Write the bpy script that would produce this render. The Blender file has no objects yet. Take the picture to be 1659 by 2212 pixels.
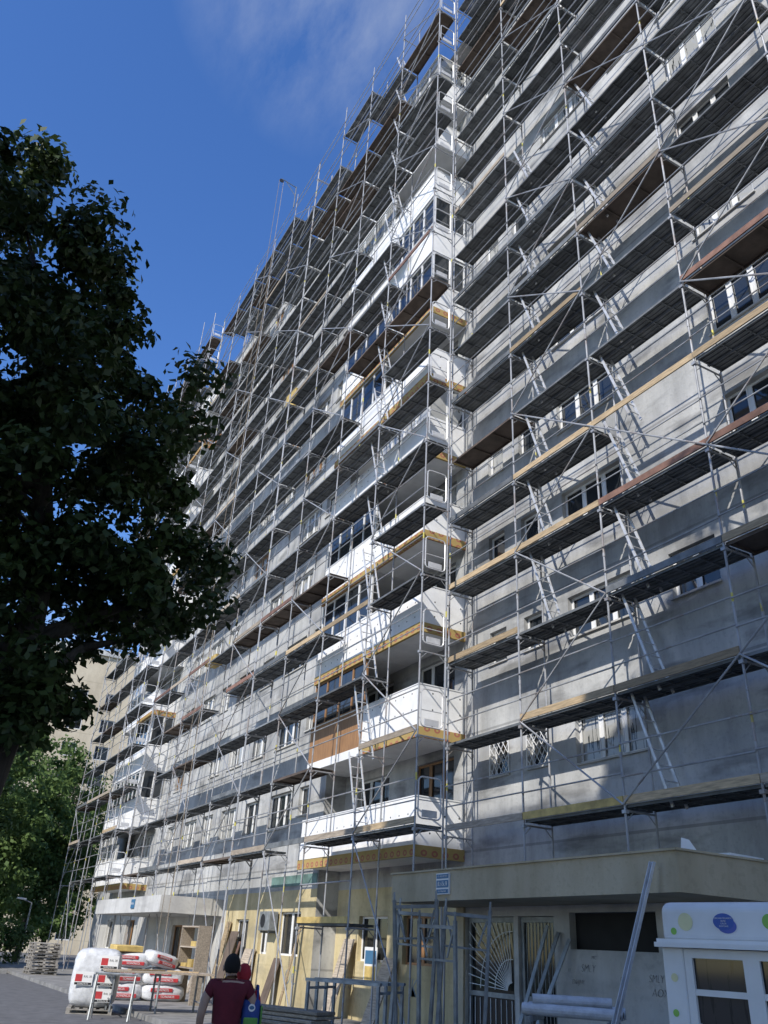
import bpy, bmesh, math, random
import numpy as np
from mathutils import Vector, Matrix
random.seed(7); np.random.seed(7)
S = bpy.context.scene; COL = S.collection
R = math.radians; PI = math.pi
CAMZ = 1.75
# ------------------------------------------------------------------ helpers
class MB:
    def __init__(s): s.v=[]; s.f=[]; s.mi=[]
    def quad(s,a,b,c,d,m=0):
        n=len(s.v); s.v+= [tuple(a),tuple(b),tuple(c),tuple(d)]; s.f.append((n,n+1,n+2,n+3)); s.mi.append(m)
    def box(s,x0,y0,z0,x1,y1,z1,m=0):
        n=len(s.v)
        s.v+=[(x0,y0,z0),(x1,y0,z0),(x1,y1,z0),(x0,y1,z0),(x0,y0,z1),(x1,y0,z1),(x1,y1,z1),(x0,y1,z1)]
        for q in ((3,2,1,0),(4,5,6,7),(0,1,5,4),(1,2,6,5),(2,3,7,6),(3,0,4,7)):
            s.f.append(tuple(n+i for i in q)); s.mi.append(m)
    def tube(s,p,q,r,n=6,m=0,r2=None):
        p=Vector(p); q=Vector(q); d=(q-p).normalized(); r2=r if r2 is None else r2
        a=d.orthogonal().normalized(); b=d.cross(a); k=len(s.v)
        for c,rr in ((p,r),(q,r2)):
            for i in range(n):
                t=2*PI*i/n; s.v.append(tuple(c+(a*math.cos(t)+b*math.sin(t))*rr))
        for i in range(n):
            j=(i+1)%n; s.f.append((k+i,k+j,k+n+j,k+n+i)); s.mi.append(m)
        s.f.append(tuple(k+i for i in reversed(range(n)))); s.mi.append(m)
        s.f.append(tuple(k+n+i for i in range(n))); s.mi.append(m)
    def path(s,pts,r,n=6,m=0):
        for a,b in zip(pts[:-1],pts[1:]): s.tube(a,b,r,n,m)
    def beam(s,p,q,w,h,up=(0,0,1),m=0):
        p=Vector(p); q=Vector(q); d=(q-p).normalized(); u=Vector(up); sx=d.cross(u)
        if sx.length<1e-4: sx=d.orthogonal()
        sx.normalize(); u=sx.cross(d); k=len(s.v)
        for c in (p,q):
            for a,b in ((-1,-1),(1,-1),(1,1),(-1,1)): s.v.append(tuple(c+sx*a*w/2+u*b*h/2))
        for f in ((3,2,1,0),(4,5,6,7),(0,1,5,4),(1,2,6,5),(2,3,7,6),(3,0,4,7)):
            s.f.append(tuple(k+i for i in f)); s.mi.append(m)
    def disc(s,c,rx,rz,n=20,m=0,axis='y'):
        k=len(s.v)
        for i in range(n):
            t=2*PI*i/n
            if axis=='y': s.v.append((c[0]+rx*math.cos(t),c[1],c[2]+rz*math.sin(t)))
            else: s.v.append((c[0],c[1]-rx*math.cos(t),c[2]+rz*math.sin(t)))
        s.f.append(tuple(range(k,k+n))); s.mi.append(m)
    def mesh(s,name,mats,smooth=False):
        me=bpy.data.meshes.new(name); me.from_pydata(s.v,[],s.f)
        for m in (mats if isinstance(mats,(list,tuple)) else [mats]): me.materials.append(m)
        me.polygons.foreach_set('material_index',s.mi)
        if smooth: me.polygons.foreach_set('use_smooth',[True]*len(s.f))
        me.update(); return me
def ob(name,me,parent=None,loc=(0,0,0),rot=(0,0,0)):
    o=bpy.data.objects.new(name,me); COL.objects.link(o); o.location=loc; o.rotation_euler=rot
    if parent: o.parent=parent
    return o
def tag(o,label,cat,group=None):
    o['label']=label; o['category']=cat
    if group: o['group']=group
    return o
def thing(name,label,cat,loc=(0,0,0),rz=0,group=None):
    o=bpy.data.objects.new(name,None); COL.objects.link(o); o.location=loc; o.rotation_euler=(0,0,rz)
    return tag(o,label,cat,group)
def struct(name,me,loc=(0,0,0)):
    o=ob(name,me,None,loc); o['kind']='structure'; return o
def bevel(me,w,seg=2):
    bm=bmesh.new(); bm.from_mesh(me)
    bmesh.ops.bevel(bm,geom=bm.edges[:],offset=w,segments=seg,profile=.5,affect='EDGES')
    bm.to_mesh(me); bm.free(); return me
def text(name,s,size,m,parent,loc,rot,ext=.002,wide=1.0,spacing=1.0,thin=0,shear=0):
    cu=bpy.data.curves.new(name,'FONT'); cu.body=s; cu.size=size; cu.extrude=ext; cu.align_x='CENTER'; cu.align_y='CENTER'
    cu.space_character=spacing; cu.offset=-thin*size; cu.shear=shear
    t=bpy.data.objects.new(name,cu); COL.objects.link(t); bpy.context.view_layer.update()
    me=bpy.data.meshes.new_from_object(t.evaluated_get(bpy.context.evaluated_depsgraph_get()))
    bpy.data.objects.remove(t); me.materials.clear(); me.materials.append(m)
    o=ob(name,me,parent,loc,rot); o.scale=(wide,1,1); return o
FACE=(PI/2,0,-PI/2)      # text on a wall that faces -X
CACHE={}
def cached(key,fn):
    if key not in CACHE: CACHE[key]=fn()
    return CACHE[key]
# ------------------------------------------------------------------ materials
def nodes(name):
    m=bpy.data.materials.new(name); m.use_nodes=True; nt=m.node_tree
    return m,nt,nt.nodes['Principled BSDF']
def mth(nt,op,a,b=None,c=None):
    n=nt.nodes.new('ShaderNodeMath'); n.operation=op
    for i,v in enumerate((a,b,c)):
        if v is None: continue
        if isinstance(v,(int,float)): n.inputs[i].default_value=v
        else: nt.links.new(v,n.inputs[i])
    return n.outputs[0]
def noise(nt,vec,scale,detail=5,rough=.6):
    n=nt.nodes.new('ShaderNodeTexNoise'); n.inputs['Scale'].default_value=scale
    n.inputs['Detail'].default_value=detail; n.inputs['Roughness'].default_value=rough
    nt.links.new(vec,n.inputs['Vector']); return n.outputs['Fac']
def ramp(nt,fac,stops):
    n=nt.nodes.new('ShaderNodeValToRGB'); nt.links.new(fac,n.inputs[0]); e=n.color_ramp.elements
    while len(e)<len(stops): e.new(.5)
    for i,(p,c) in enumerate(stops): e[i].position=p; e[i].color=(c[0],c[1],c[2],1)
    return n.outputs[0]
def mix(nt,fac,a,b,mode='MIX'):
    n=nt.nodes.new('ShaderNodeMix'); n.data_type='RGBA'; n.blend_type=mode
    for s,v in ((n.inputs[0],fac),(n.inputs[6],a),(n.inputs[7],b)):
        if isinstance(v,(int,float)): s.default_value=v
        elif isinstance(v,tuple): s.default_value=(v[0],v[1],v[2],1)
        else: nt.links.new(v,s)
    return n.outputs[2]
def pos(nt,scale=None):
    g=nt.nodes.new('ShaderNodeNewGeometry').outputs['Position']
    if scale:
        n=nt.nodes.new('ShaderNodeMapping'); n.inputs['Scale'].default_value=scale; nt.links.new(g,n.inputs['Vector']); return n.outputs[0]
    return g
def orand(nt): return nt.nodes.new('ShaderNodeObjectInfo').outputs['Random']
def bump(nt,b,h,strength=.3,dist=.02):
    n=nt.nodes.new('ShaderNodeBump'); n.inputs['Strength'].default_value=strength; n.inputs['Distance'].default_value=dist
    nt.links.new(h,n.inputs['Height']); nt.links.new(n.outputs[0],b.inputs['Normal'])
def mat(name,c,rough=.8,metal=0,var=.25,scale=4,c2=None,bmp=0,rnd=0,stretch=None):
    m,nt,b=nodes(name); p=pos(nt,stretch); f=noise(nt,p,scale)
    lo=tuple(x*(1-var) for x in c); hi=tuple(min(1,x*(1+var)) for x in (c2 or c))
    col=ramp(nt,f,[(.3,lo),(.7,hi)])
    if rnd:
        v=mth(nt,'MULTIPLY_ADD',orand(nt),rnd,1-rnd*.6)
        cc=nt.nodes.new('ShaderNodeCombineColor')
        for i in range(3): nt.links.new(v,cc.inputs[i])
        col=mix(nt,1.0,col,cc.outputs[0],'MULTIPLY')
    nt.links.new(col,b.inputs['Base Color']); b.inputs['Roughness'].default_value=rough; b.inputs['Metallic'].default_value=metal
    if bmp: bump(nt,b,f,bmp)
    return m
def wall_mat(name,lo,mid,hi,dirt=.5,patch=0):
    m,nt,b=nodes(name)
    f=noise(nt,pos(nt),.35,4); f2=noise(nt,pos(nt,(1,1,.25)),1.6,6,.65); f3=noise(nt,pos(nt),9,5)
    a=mth(nt,'ADD',mth(nt,'MULTIPLY',f,.55),mth(nt,'MULTIPLY',f2,.45))
    col=ramp(nt,a,[(.37,lo),(.5,mid),(.62,hi)])
    col=mix(nt,mth(nt,'MULTIPLY',mth(nt,'GREATER_THAN',f3,.58),.15),col,(lo[0]*.6,lo[1]*.6,lo[2]*.6))
    if patch:
        sm=noise(nt,pos(nt,(1,.5,1.9)),.9,4,.55)
        k=nt.nodes.new('ShaderNodeMapRange'); k.inputs[1].default_value=.54; k.inputs[2].default_value=.66; nt.links.new(sm,k.inputs[0])
        col=mix(nt,mth(nt,'MULTIPLY',k.outputs[0],patch),col,(.10,.10,.10))
    z=nt.nodes.new('ShaderNodeSeparateXYZ'); nt.links.new(pos(nt),z.inputs[0])
    fz=mth(nt,'FRACT',mth(nt,'DIVIDE',mth(nt,'SUBTRACT',z.outputs[2],3.93),2.75))
    col=mix(nt,mth(nt,'MULTIPLY',mth(nt,'LESS_THAN',fz,.02),dirt),col,(lo[0]*.5,lo[1]*.5,lo[2]*.5))
    nt.links.new(col,b.inputs['Base Color']); b.inputs['Roughness'].default_value=.9
    bump(nt,b,f3,.3,.02); return m
def dots_mat(name,base,dot,axis,pitch,rad,ring=0):
    m,nt,b=nodes(name); s=nt.nodes.new('ShaderNodeSeparateXYZ'); nt.links.new(pos(nt),s.inputs[0])
    u=mth(nt,'SUBTRACT',mth(nt,'FRACT',mth(nt,'DIVIDE',s.outputs[axis],pitch)),.5)
    w=mth(nt,'SUBTRACT',mth(nt,'FRACT',mth(nt,'DIVIDE',mth(nt,'ADD',s.outputs[2],.13),pitch*(1 if not ring else .8))),.5)
    d=mth(nt,'SQRT',mth(nt,'ADD',mth(nt,'MULTIPLY',u,u),mth(nt,'MULTIPLY',w,w)))
    k=mth(nt,'LESS_THAN',d,rad)
    if ring: k=mth(nt,'MULTIPLY',k,mth(nt,'GREATER_THAN',d,rad*.45))
    f=noise(nt,pos(nt),3,6); col=ramp(nt,f,[(.3,tuple(x*.82 for x in base)),(.7,base)])
    col=mix(nt,k,col,dot); nt.links.new(col,b.inputs['Base Color']); b.inputs['Roughness'].default_value=.85; return m
def leaf_mat(name,lo,hi,trans=.25,rough=.6,spec=.2):
    m,nt,b=nodes(name); f=noise(nt,pos(nt),1.1,3); col=ramp(nt,f,[(.35,lo),(.65,hi)])
    nt.links.new(col,b.inputs['Base Color']); b.inputs['Roughness'].default_value=rough; b.inputs['Specular IOR Level'].default_value=spec
    t=nt.nodes.new('ShaderNodeBsdfTranslucent'); nt.links.new(col,t.inputs[0])
    x=nt.nodes.new('ShaderNodeMixShader'); x.inputs[0].default_value=trans
    out=nt.nodes['Material Output']; nt.links.new(b.outputs[0],x.inputs[1]); nt.links.new(t.outputs[0],x.inputs[2]); nt.links.new(x.outputs[0],out.inputs[0])
    return m
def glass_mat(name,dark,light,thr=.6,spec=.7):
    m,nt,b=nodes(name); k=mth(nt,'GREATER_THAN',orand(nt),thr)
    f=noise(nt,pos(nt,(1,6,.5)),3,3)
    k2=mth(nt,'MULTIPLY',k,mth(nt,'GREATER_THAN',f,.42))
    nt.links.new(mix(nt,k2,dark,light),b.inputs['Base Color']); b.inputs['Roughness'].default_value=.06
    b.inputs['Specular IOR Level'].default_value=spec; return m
def pole_mat(name,bands=True):
    m,nt,b=nodes(name); s=nt.nodes.new('ShaderNodeSeparateXYZ'); nt.links.new(pos(nt),s.inputs[0])
    f=noise(nt,pos(nt),2.2,5); col=ramp(nt,f,[(.3,(.24,.245,.255)),(.7,(.43,.435,.445))])
    if bands:
        fz=mth(nt,'FRACT',mth(nt,'DIVIDE',s.outputs[2],2.0)); f2=noise(nt,pos(nt,(3,3,.6)),1.0,1)
        band=mth(nt,'MULTIPLY',mth(nt,'LESS_THAN',mth(nt,'ABSOLUTE',mth(nt,'SUBTRACT',fz,.62)),.04),mth(nt,'GREATER_THAN',f2,.56))
        col=mix(nt,band,col,(.58,.52,.12))
    rust=mth(nt,'MULTIPLY',mth(nt,'GREATER_THAN',noise(nt,pos(nt),1.3,6),.58),.5)
    col=mix(nt,rust,col,(.24,.18,.14))
    nt.links.new(col,b.inputs['Base Color']); b.inputs['Metallic'].default_value=.25; b.inputs['Roughness'].default_value=.5; return m
m_wall=wall_mat('cement_plaster',(.25,.252,.25),(.39,.392,.385),(.52,.52,.505),.5,.6)
m_yellow=wall_mat('yellow_plaster',(.34,.28,.15),(.53,.44,.25),(.62,.53,.33),.1,.25)
m_beige=wall_mat('beige_plaster',(.36,.30,.19),(.47,.39,.26),(.54,.46,.32),.0)
m_white_wall=wall_mat('white_plaster',(.38,.37,.35),(.50,.49,.46),(.60,.59,.56),.0,.25)
m_cream=wall_mat('cream_plaster',(.46,.39,.28),(.56,.48,.35),(.62,.54,.40),.3)
m_pole=pole_mat('galvanised_tube'); m_rail=pole_mat('galvanised_rail',False)
m_steel=mat('galvanised_steel',(.26,.275,.28),.5,.35,.35,6,rnd=.5)
m_deck=mat('steel_plank',(.155,.163,.165),.65,.2,.4,3,rnd=.6)
m_ply=mat('deck_plywood',(.12,.09,.07),.85,0,.35,3,rnd=.5)
m_alu=mat('aluminium',(.58,.58,.58),.45,.3,.2,5)
m_gate=mat('light_aluminium',(.62,.62,.62),.45,.3,.15,5)
m_pvc=mat('white_pvc',(.74,.74,.73),.4,0,.08,2)
m_white=mat('white_panel',(.76,.76,.75),.6,0,.1,2)
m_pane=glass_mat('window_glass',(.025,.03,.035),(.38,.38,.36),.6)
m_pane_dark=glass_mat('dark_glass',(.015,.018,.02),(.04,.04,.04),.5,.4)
m_concrete=mat('old_concrete',(.46,.45,.42),.9,0,.3,2,bmp=.2)
m_foam_f=dots_mat('foam_board_front',(.84,.84,.83),(.05,.05,.05),1,.42,.055)
m_foam_e=dots_mat('foam_board_end',(.84,.84,.83),(.05,.05,.05),0,.42,.055)
m_wool_f=dots_mat('mineral_wool_front',(.44,.31,.11),(.34,.12,.08),1,.30,.30,1)
m_wool_e=dots_mat('mineral_wool_end',(.44,.31,.11),(.34,.12,.08),0,.30,.30,1)
m_wood=mat('board_wood',(.40,.30,.18),.8,0,.35,5,rnd=.6,stretch=(6,.6,6))
m_wood_g=mat('weathered_wood',(.36,.30,.23),.9,0,.35,5,rnd=.6,stretch=(6,.6,6))
m_pallet=mat('grey_pallet_wood',(.30,.28,.25),.9,0,.35,5,rnd=.4)
m_yboard=mat('yellow_board',(.50,.36,.12),.7,0,.3,4,rnd=.4)
m_rboard=mat('red_brown_board',(.20,.11,.08),.8,0,.35,4,rnd=.5)
m_brown=mat('brown_joinery',(.30,.16,.07),.6,0,.25,4,stretch=(5,5,.7))
m_black=mat('black',(.015,.015,.017),.6,0,.1)
m_spray=mat('faded_spray_paint',(.15,.15,.15),.9,0,.5,12)
m_sprayb=mat('faded_blue_spray',(.18,.24,.28),.9,0,.4,9)
m_dark=mat('dark_opening',(.02,.02,.02),.9,0,.2)
m_blue=mat('blue_paint',(.03,.10,.42),.5,0,.1)
m_navy=mat('blue_nylon',(.025,.06,.24),.8,0,.2,9)
m_signblue=mat('sign_blue',(.05,.15,.27),.5,0,.1)
m_red=mat('red_print',(.46,.04,.045),.5,0,.15)
m_green=mat('green_dot',(.25,.52,.08),.5,0,.1)
m_bag=mat('green_nylon',(.12,.30,.06),.8,0,.2,9)
m_paley=mat('pale_yellow_dot',(.72,.68,.38),.5,0,.08)
m_film=mat('white_wrap_film',(.58,.59,.60),.35,0,.2,7,bmp=.7)
m_teal=mat('green_membrane',(.12,.20,.18),.7,0,.5,2)
m_trunk=mat('bark',(.05,.042,.034),.95,0,.4,9,bmp=.6,stretch=(3,3,.6))
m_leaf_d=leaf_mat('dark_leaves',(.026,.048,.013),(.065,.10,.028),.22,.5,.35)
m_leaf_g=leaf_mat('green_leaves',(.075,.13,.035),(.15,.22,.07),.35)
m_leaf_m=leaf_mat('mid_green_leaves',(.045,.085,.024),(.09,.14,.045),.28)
m_asphalt=mat('street_surface',(.11,.11,.112),.9,0,.3,3,bmp=.3)
m_pave=mat('pavement_concrete',(.21,.205,.195),.9,0,.35,2,bmp=.3)
m_grass=mat('grass_ground',(.05,.09,.025),.95,0,.4,4,bmp=.5)
m_skin=mat('skin',(.40,.25,.18),.55,0,.08)
m_hair=mat('dark_hair',(.010,.008,.007),.9,0,.3,60)
m_maroon=mat('maroon_cotton',(.12,.012,.022),.9,0,.2,8,bmp=.2)
m_jeans=mat('dark_denim',(.03,.04,.07),.9,0,.2,20)
m_redcloth=mat('red_cloth',(.38,.022,.032),.85,0,.15,10)
m_shoe=mat('dark_shoe',(.03,.03,.03),.6)
# ------------------------------------------------------------------ camera
a=R(28.25); p=R(28.2); r=R(3.3)
F=Vector((math.sin(a)*math.cos(p),math.cos(a)*math.cos(p),math.sin(p)))
R0=Vector((math.cos(a),-math.sin(a),0)); U0=R0.cross(F)
Rc=R0*math.cos(r)+U0*math.sin(r); Uc=U0*math.cos(r)-R0*math.sin(r)
cd=bpy.data.cameras.new('camera'); cam=bpy.data.objects.new('camera',cd); COL.objects.link(cam)
M=Matrix((Rc,Uc,-F)).transposed().to_4x4(); M.translation=(0,0,CAMZ); cam.matrix_world=M
cd.sensor_fit='VERTICAL'; cd.sensor_height=36; cd.lens=36*1770/2212; cd.clip_end=3000; cd.clip_start=.05
S.camera=cam
# ------------------------------------------------------------------ light
SE=R(38); saz=math.atan2(-.85,-.53)
tosun=Vector((math.sin(saz)*math.cos(SE),math.cos(saz)*math.cos(SE),math.sin(SE)))
ld=bpy.data.lights.new('sun','SUN'); ld.energy=5.0; ld.angle=R(.5); ld.color=(1,.95,.87)
lo=bpy.data.objects.new('sun',ld); COL.objects.link(lo); lo.rotation_euler=(-tosun).to_track_quat('-Z','Y').to_euler(); lo.location=(-20,0,40)
W=bpy.data.worlds.new('World'); S.world=W; W.use_nodes=True; nt=W.node_tree; bg=nt.nodes['Background']
sky=nt.nodes.new('ShaderNodeTexSky'); sky.sky_type='NISHITA'; sky.sun_disc=False; sky.sun_elevation=SE; sky.sun_rotation=saz
sky.air_density=1.0; sky.dust_density=.3; sky.ozone_density=2.2
tc=nt.nodes.new('ShaderNodeTexCoord')
hs=nt.nodes.new('ShaderNodeHueSaturation'); hs.inputs['Hue'].default_value=.512; hs.inputs['Saturation'].default_value=1.26; hs.inputs['Value'].default_value=1.6; nt.links.new(sky.outputs[0],hs.inputs['Color'])
dt=nt.nodes.new('ShaderNodeVectorMath'); dt.operation='DOT_PRODUCT'; nt.links.new(tc.outputs['Generated'],dt.inputs[0]); dt.inputs[1].default_value=Vector((.20,.555,1.06)).normalized()
mr=nt.nodes.new('ShaderNodeMapRange'); mr.inputs[1].default_value=.984; mr.inputs[2].default_value=1.0; nt.links.new(dt.outputs['Value'],mr.inputs[0])
mp=nt.nodes.new('ShaderNodeMapping'); mp.inputs['Scale'].default_value=(3.2,1,2.6); mp.inputs['Rotation'].default_value=(.3,.5,.8); nt.links.new(tc.outputs['Generated'],mp.inputs[0])
cn=noise(nt,mp.outputs[0],4.6,8,.62)
cl=mth(nt,'MULTIPLY',mth(nt,'MULTIPLY',mr.outputs[0],.30),ramp(nt,cn,[(.38,(0,0,0)),(.74,(1,1,1))]))
low=nt.nodes.new('ShaderNodeSeparateXYZ'); nt.links.new(tc.outputs['Generated'],low.inputs[0])
lw=nt.nodes.new('ShaderNodeMapRange'); lw.inputs[1].default_value=.36; lw.inputs[2].default_value=.12; nt.links.new(low.outputs[2],lw.inputs[0])
cl2=mth(nt,'MULTIPLY',lw.outputs[0],ramp(nt,noise(nt,mp.outputs[0],2.2,6,.55),[(.45,(0,0,0)),(.6,(1,1,1))]))
cl=mth(nt,'MAXIMUM',cl,mth(nt,'MULTIPLY',cl2,.6))
nt.links.new(mix(nt,cl,hs.outputs[0],(5.0,5.4,5.9)),bg.inputs[0]); bg.inputs[1].default_value=.145
# ------------------------------------------------------------------ ground
g=MB(); g.quad((-700,-700,0),(700,-700,0),(700,700,0),(-700,700,0)); struct('ground',g.mesh('ground',m_asphalt))
g=MB(); g.box(6.6,-10,0,30,56,.12); struct('pavement',g.mesh('pavement',m_pave))
g=MB(); g.quad((-40,46,.004),(6.3,46,.004),(6.3,100,.004),(-40,100,.004)); struct('lawn',g.mesh('lawn',m_grass))
g=MB(); g.box(6.3,46,0,6.45,100,.13); struct('kerb',g.mesh('kerb',m_pave))
g=MB(); g.box(-40,45.85,0,6.45,45.99,.13); struct('kerb',g.mesh('kerb',m_pave))
GZ=.12
# ------------------------------------------------------------------ apartment block
XA,XC=12.1,11.4
blk=thing('apartment_block','long grey eleven storey apartment block stripped for insulation works behind the scaffolding','apartment block',(XA,0,0))
BL=(-XA,0,0)
def bpart(name,mb,mats,parent=None,smooth=False):
    me=mb.mesh(name,mats,smooth)
    return ob(name,me,parent or blk,BL if parent is None else (0,0,0))
ops_A=[]; ops_C=[]; wins=[]
NF=11
def floorz(k): return 4.0+2.75*k
colsA=[(16.0,.7,1.55,2.4,1),(14.6,.7,1.55,2.4,1),(12.35,2.0,1.42,2.4,3),(9.75,1.15,1.4,2.35,2),(7.7,1.6,1.25,2.4,3),(5.2,1.2,1.35,2.4,2),(2.6,2.0,1.3,2.4,3),(-.5,1.4,1.1,2.4,2),(-3.3,1.8,1.1,2.4,3),
       (18.9,1.9,.1,2.3,3),(22.2,1.9,.1,2.3,3)]
colsC=[(25.6,.75,1.5,2.4,1),(27.6,1.9,1.25,2.4,3),(30.2,1.3,1.25,2.4,2),(32.6,1.9,1.25,2.4,3),(35.2,1.3,1.25,2.4,2),(37.6,1.9,1.25,2.4,3),(40.3,1.3,1.25,2.4,2),(44.5,1.9,.1,2.3,3),(47.8,1.9,.1,2.3,3),(51.3,1.3,1.25,2.4,2)]
rw=random.Random(4)
for cols,ops,x in ((colsA,ops_A,XA),(colsC,ops_C,XC)):
    for yc,w,zl,zh,ns in cols:
        for k in range(NF):
            if yc==9.75 and k not in (1,4,7,9): continue
            if yc==5.2 and k%2==1: continue
            if yc==7.7 and k in (0,1): continue
            if zl>1 and k>0 and rw.random()<.1: continue
            z=floorz(k); ops.append((yc-w/2,yc+w/2,z+zl,z+zh)); wins.append((x,yc,w,z+zl,zh-zl,ns))
gA=[(16.3,17.7,1.3,2.5),(18.6,20.2,1.5,2.6),(21.0,22.6,1.5,2.6)]
gC=[(25.0,26.6,1.5,2.7),(27.4,28.2,1.5,2.6),(29.2,30.4,1.0,2.5),(36.0,37.8,.12,2.3),(44.0,45.5,1.2,2.5),(48,49.5,1.2,2.5)]
def facade(mb,x,y0,y1,z0,z1,ops,depth=.2,m=0):
    ys=sorted({y0,y1}|{o[0] for o in ops}|{o[1] for o in ops}); zs=sorted({z0,z1}|{o[2] for o in ops}|{o[3] for o in ops})
    for j in range(len(zs)-1):
        zc=(zs[j]+zs[j+1])/2; row=[o for o in ops if o[2]<zc<o[3]]; st=None
        for i in range(len(ys)-1):
            yc=(ys[i]+ys[i+1])/2
            if any(o[0]<yc<o[1] for o in row):
                if st is not None: mb.quad((x,ys[i],zs[j]),(x,st,zs[j]),(x,st,zs[j+1]),(x,ys[i],zs[j+1]),m); st=None
            elif st is None: st=ys[i]
        if st is not None: mb.quad((x,y1,zs[j]),(x,st,zs[j]),(x,st,zs[j+1]),(x,y1,zs[j+1]),m)
    d=x+depth
    for a_,b_,c_,e_ in ops:
        mb.quad((x,a_,c_),(x,b_,c_),(d,b_,c_),(d,a_,c_),m); mb.quad((x,b_,e_),(x,a_,e_),(d,a_,e_),(d,b_,e_),m)
        mb.quad((x,a_,e_),(x,a_,c_),(d,a_,c_),(d,a_,e_),m); mb.quad((x,b_,c_),(x,b_,e_),(d,b_,e_),(d,b_,c_),m)
w=MB(); facade(w,XA,-6,24,3.3,34.4,ops_A); facade(w,XC,24,53.2,3.3,34.4,ops_C)
w.quad((XC,24,0),(XA+.3,24,0),(XA+.3,24,34.4),(XC,24,34.4))
w.quad((24,53.2,0),(XC,53.2,0),(XC,53.2,34.4),(24,53.2,34.4)); w.quad((XA,-6,0),(24,-6,0),(24,-6,34.4),(XA,-6,34.4)); w.quad((24,-6,0),(24,53.2,0),(24,53.2,34.4),(24,-6,34.4))
w.quad((XC,-6,34.4),(24,-6,34.4),(24,53.2,34.4),(XC,53.2,34.4))
bpart('wall',w,m_wall)
w=MB(); facade(w,XA,15.3,24,0,3.3,gA); bpart('ground_floor_wall',w,m_yellow)
w=MB(); facade(w,XC,24,31.5,0,3.3,gC[:3]); bpart('ground_floor_wall',w,m_yellow)
w=MB(); facade(w,XA,-6,8.4,0,3.3,[]); w.quad((XA,15.3,0),(XA,8.4,0),(XA,8.4,3.3),(XA,15.3,3.3)); bpart('ground_floor_wall',w,m_white_wall)
w=MB(); facade(w,XC,31.5,53.2,0,3.3,gC[3:]); bpart('ground_floor_wall',w,m_white_wall)
w=MB(); w.box(XA-.12,-6.1,34.4,XA+.2,23.9,35.4); bpart('roof_parapet',w,m_concrete)
w=MB(); w.box(XC-.12,23.9,34.4,XC+.2,53.3,35.4); bpart('roof_parapet',w,m_concrete)
w=MB(); w.box(XC-.02,24.05,3.42,XC-.004,27.5,3.72); bpart('membrane_strip',w,m_teal)
def win_meshes(wd,h,ns,fm,pm):
    f=MB(); t=.055; d=.06
    f.box(0,-wd/2,0,d,wd/2,t); f.box(0,-wd/2,h-t,d,wd/2,h)
    f.box(0,-wd/2,t,d,-wd/2+t,h-t); f.box(0,wd/2-t,t,d,wd/2,h-t)
    pn=MB(); cuts=[-wd/2+t]
    for i in range(1,ns):
        yy=-wd/2+wd*i/ns; f.box(0,yy-.045,t,d,yy+.045,h-t); cuts+= [yy-.045,yy+.045]
    cuts.append(wd/2-t)
    for i in range(ns):
        a_,b_=cuts[2*i],cuts[2*i+1]
        if h>1.8: f.box(.002,a_,.85,d-.004,b_,.95)
        f2=.022
        f.box(-.012,a_,t,.01,a_+f2,h-t); f.box(-.012,b_-f2,t,.01,b_,h-t)
        pn.quad((.03,b_,t),(.03,a_,t),(.03,a_,h-t),(.03,b_,h-t))
    s=MB(); s.box(-.17,-wd/2-.03,-.045,-.113,wd/2+.03,-.004)
    return f.mesh('window',fm),pn.mesh('pane',pm),s.mesh('sill',m_concrete)
def add_window(x,yc,wd,z,h,ns,fm=None,pm=None,sill=True):
    fm=fm or m_pvc; pm=pm or m_pane
    me=cached(('win',round(wd,2),round(h,2),ns,fm.name,pm.name),lambda:win_meshes(wd,h,ns,fm,pm))
    f=ob('window',me[0],blk,(x+.12-XA,yc,z)); ob('pane',me[1],f)
    if sill: ob('sill',me[2],f)
    return f
for x,yc,wd,z,h,ns in wins:
    rr=random.random()
    add_window(x,yc,wd,z,h,ns,m_brown if (rr<.1 and yc>17) else m_pvc,m_pane,h<1.8)
for ops,x in ((gA,XA),(gC,XC)):
    for a_,b_,c_,e_ in ops:
        add_window(x,(a_+b_)/2,b_-a_,c_,e_-c_,2,m_brown if random.random()<.6 else m_pvc,m_pane_dark,False)
for yc in (16.0,14.6):
    gmb=MB(); z0,z1=floorz(0)+1.52,floorz(0)+2.43
    gmb.box(XA-.035,yc-.375,z0,XA-.015,yc-.35,z1); gmb.box(XA-.035,yc+.35,z0,XA-.015,yc+.375,z1)
    gmb.box(XA-.034,yc-.349,z0,XA-.016,yc+.349,z0+.025); gmb.box(XA-.034,yc-.349,z1-.025,XA-.016,yc+.349,z1)
    st=.18
    for i in range(-6,10):
        for sg in (1,-1):
            pts=[]
            for t in np.linspace(0,1,60):
                zz=z0+t*(z1-z0); yy=yc-.35+i*st+sg*(zz-z0)*.75
                if yc-.35<=yy<=yc+.35: pts.append((XA-.025,yy,zz))
            if len(pts)>1: gmb.tube(pts[0],pts[-1],.009,4)
    bpart('window_grille',gmb,m_pvc)
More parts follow.
